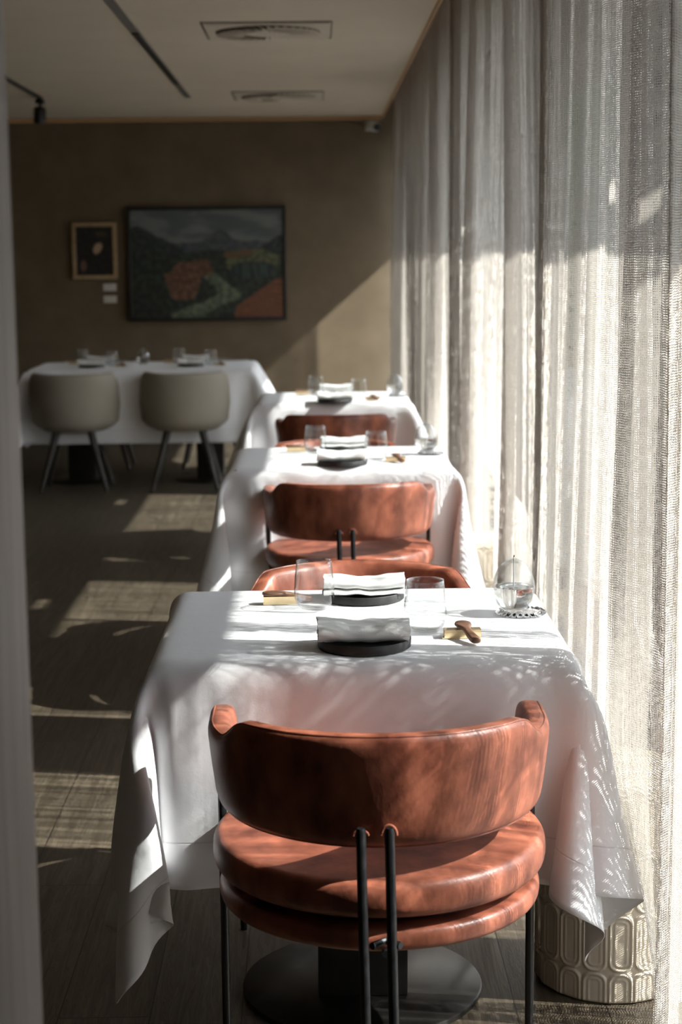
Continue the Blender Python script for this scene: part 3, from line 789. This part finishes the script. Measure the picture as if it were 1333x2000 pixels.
# ------------------------------------------------------------------ pictures
def canvas(name, parent, x0, x1, z0, z1, y, nx, nz, fn):
    vs, fs, cols = [], [], []
    for j in range(nz+1):
        for i in range(nx+1):
            u, v = i/nx, j/nz; vs.append((x0+(x1-x0)*u, y, z0+(z1-z0)*v)); cols.append((*fn(u, v), 1))
    for j in range(nz):
        for i in range(nx): fs.append((j*(nx+1)+i, j*(nx+1)+i+1, (j+1)*(nx+1)+i+1, (j+1)*(nx+1)+i))
    o = mesh_obj(name, vs, fs, 'paint', parent)
    ca = o.data.color_attributes.new('paint', 'FLOAT_COLOR', 'POINT')
    ca.data.foreach_set('color', [c for q in cols for c in q]); return o
def nz_(x, y, s=0): return mnoise.fractal((x, y, s), 1.0, 2.0, 5)
def mixc(a, b, t): return tuple(a[i]+(b[i]-a[i])*t for i in range(3))
def landscape(u, v):
    n = nz_(u*9, v*9, 1); n2 = nz_(u*30, v*22, 2)
    c = mixc((.13, .155, .165), (.24, .255, .25), sm(-.3, .5, nz_(u*4, v*9, 3)))
    ridge = .70+.10*math.exp(-((u-.60)/.09)**2)+.15*math.exp(-((u-.05)/.13)**2)+.03*nz_(u*8, 0, 5)
    if v < ridge+.05*n*0: c = mixc((.07, .09, .10), (.12, .125, .13), sm(-.3, .4, n2))
    ridge2 = .66+.13*sm(.35, 0, u)*1.4 if u < .35 else .62+.14*sm(.8, 1, u)
    ridge2 += .02*n
    if v < ridge2: c = mixc((.028, .038, .038), (.06, .075, .065), sm(-.3, .5, n2))
    if v < .60+.03*n: c = mixc((.02, .026, .022), (.05, .065, .045), sm(-.3, .5, n2))
    # light meadow and tree row
    if ((u-.78)/.2)**2+((v-.52)/.11)**2 < 1+.5*n: c = mixc((.08, .10, .05), (.19, .19, .10), sm(-.3, .4, n2))
    if ((u-.80)/.15)**2+((v-.44)/.075)**2 < 1+.5*n: c = mixc((.02, .035, .035), (.07, .10, .08), sm(-.2, .3, nz_(u*50, v*6, 7)))
    if ((u-.65)/.05)**2+((v-.58)/.03)**2 < 1+n or ((u-.76)/.05)**2+((v-.6)/.03)**2 < 1+n: c = (.20, .11, .05)
    # winding path
    pc = .48+.12*math.sin((.42-v)*7)+.0; pc = .34+.30*sm(0, .22, v)-.12*sm(.22, .40, v); pw = .11*(1-v/.5)+.02
    if v < .42 and abs(u-pc) < pw*(1+.4*n): c = mixc((.10, .13, .08), (.24, .27, .18), sm(-.3, .5, n2))
    # russet trees
    if ((u-.34)/.115)**2+((v-.34)/.16)**2 < 1+.6*n or ((u-.44)/.10)**2+((v-.46)/.08)**2 < 1+.6*n:
        c = mixc((.12, .055, .03), (.28, .14, .08), sm(-.4, .5, n2))
    if v < .30 and u < .2+.2*(.3-v): c = mixc((.018, .02, .018), (.045, .05, .04), sm(-.3, .5, n2))
    # ploughed field
    if u > .68-.0+.06*n*.3 and v < .10+.95*(u-.68) and v < .36+.01*n:
        st = math.sin((v-.36)/(u-.55+.01)*60); c = mixc((.12, .045, .025), (.34, .13, .06), .5+.35*st+.3*n2)
    return tuple(max(0, x)*.62 for x in c)
def portrait(u, v):
    n = nz_(u*12, v*12, 4); c = mixc((.008, .007, .006), (.02, .016, .013), sm(-.3, .4, n))
    f = ((u-.60)*.9+(v-.52)*.35)**2/.018+((v-.56)-(u-.6)*.6)**2/.012
    c = mixc(c, (.42, .27, .18), 1-sm(.5, 1.3+.3*n, f))
    g = ((u-.2)/.09)**2+((v-.2)/.13)**2; c = mixc(c, (.16, .08, .06), 1-sm(.3, 1.2, g))
    g = ((u-.68)/.18)**2+((v-.84)/.06)**2; c = mixc(c, (.06, .035, .02), 1-sm(.3, 1.2, g)); return c
def frame(parent, x0, x1, z0, z1, wd, y0, y1, m):
    bm = bmesh.new()
    add_box(bm, x0, x1, y0, y1, z1-wd, z1, .003, 1); add_box(bm, x0, x1, y0, y1, z0, z0+wd, .003, 1)
    add_box(bm, x0, x0+wd, y0, y1, z0+wd, z1-wd, .003, 1); add_box(bm, x1-wd, x1, y0, y1, z0+wd, z1-wd, .003, 1)
    bm_obj('frame', bm, m, parent)
t = tag(empty('landscape_painting', (-.835, YB, .95)), 'large landscape painting of mountains and autumn trees in black frame', 'painting')
frame(t, -.615, .615, 0, .88, .026, -.05, -.001, 'frame_black'); canvas('canvas', t, -.592, .592, .022, .858, -.038, 190, 134, landscape)
t = tag(empty('small_portrait', (-1.705, YB, 1.282)), 'small dark portrait in pale gold frame, left of the landscape', 'painting')
frame(t, -.172, .172, 0, .433, .03, -.04, -.001, 'frame_gold'); canvas('canvas', t, -.145, .145, .027, .406, -.03, 60, 80, portrait)
for z, wh in ((1.19, 'upper'), (1.097, 'lower')):
    o = box('wall_card', -.051, .051, -.006, -.0005, 0, .055, 'card', bev=.001); o.location = (-1.597, YB, z); tag(o, '%s cream caption card below the small portrait' % wh, 'card', 'caption cards')

# ------------------------------------------------------------------ ceiling fittings
def make_vent():
    t = empty('ceiling_vent'); s = .30
    bm = bmesh.new()
    for q in ((-s, s, -s, -s+.005), (-s, s, s-.005, s), (-s, -s+.005, -s+.005, s-.005), (s-.005, s, -s+.005, s-.005)): add_box(bm, q[0], q[1], q[2], q[3], -.004, 0)
    bm_obj('edge_shade', bm, 'gap_shade', t, smooth=False)  # solid dark strips painted as the shade of the groove
    bm = bmesh.new(); add_box(bm, -s+.012, s-.012, -s+.012, s-.012, -.010, 0, .002, 1); bm_obj('cover', bm, 'ceil_trim', t)
    # swirl diffuser: shallow ring with angled blades
    lathe('core_disc', [(0, -.020), (.10, -.020), (.115, -.014), (.115, -.010)], 'ceil_trim', t, 48)
    lathe('diffuser_ring', [(.115, -.0105), (.245, -.0105), (.245, -.013), (.115, -.013)], 'gap_shade', t, 60, closed=True)
    vs, fs = [], []
    for k in range(36):
        a = 2*PI*k/36; a2 = a+.12
        b0 = len(vs)
        for r, an, z in ((.115, a, -.013), (.243, a, -.013), (.243, a2, -.026), (.115, a2, -.026), (.115, a+.02, -.013), (.243, a+.015, -.013), (.243, a2+.015, -.024), (.115, a2+.02, -.024)):
            vs.append((r*math.cos(an), r*math.sin(an), z))
        fs += [(b0, b0+1, b0+2, b0+3), (b0+7, b0+6, b0+5, b0+4), (b0, b0+3, b0+7, b0+4), (b0+1, b0+5, b0+6, b0+2), (b0+3, b0+2, b0+6, b0+7), (b0, b0+4, b0+5, b0+1)]
    mesh_obj('blades', vs, fs, 'ceil_trim', t, smooth=False)
    return t
place('vent', make_vent, (-.205, 8.19, ZC), 0, 'nearer square ceiling vent with round swirl diffuser', 'vent', 'square ceiling vents')
place('vent', make_vent, (-.225, 11.5, ZC), 0, 'farther square ceiling vent with round swirl diffuser', 'vent', 'square ceiling vents')
t = tag(empty('recessed_track', (-.83, 0, ZC)), 'long recessed ceiling track with black insert', 'light track')
box('rail', -.022, .022, 4, 11.55, -.006, -.0005, 'track', t); box('insert', -.016, .016, 8.2, 10.6, -.012, -.006, 'frame_black', t)
t = tag(empty('lighting_track', (-1.79, 0, ZC)), 'thin ceiling track at left carrying a black spotlight', 'light track')
box('rail', -.010, .010, 7, 11.45, -.02, -.0005, 'frame_black', t)
t = tag(empty('track_spotlight', (-1.79, 11.4, ZC-.02)), 'black spotlight hanging from the left ceiling track', 'spotlight')
bm = bmesh.new(); add_box(bm, -.025, .025, -.05, .05, -.03, 0, .004); bm_obj('adapter', bm, 'frame_black', t)
tube('stem', [(0, 0, -.02), (0, 0, -.07)], .01, 'frame_black', t)
o = lathe('lamp_head', [(0, -.155), (.028, -.155), (.038, -.15), (.040, -.145), (.040, -.06), (.03, -.048), (0, -.045)], 'frame_black', t, 32); o.rotation_euler = (.15, .08, 0)
t = tag(empty('security_camera', (.43, YB, 2.49)), 'small white security camera in the ceiling corner by the curtain', 'camera')
bm = bmesh.new(); add_box(bm, -.03, .03, -.05, 0, -.10, -.02, .01, 3); bm_obj('bracket', bm, 'cam_white', t)
o = lathe('camera_body', [(0, 0), (.034, 0), (.038, .005), (.038, .12), (.030, .13), (0, .13)], 'cam_white', t, 32, loc=(0, -.05, -.06)); o.rotation_euler = (math.radians(100), 0, math.radians(25))
o = lathe('lens', [(0, 0), (.028, 0), (.028, .012), (0, .016)], 'frame_black', t, 24, loc=(.052, -.165, -.083)); o.rotation_euler = (math.radians(100), 0, math.radians(25))
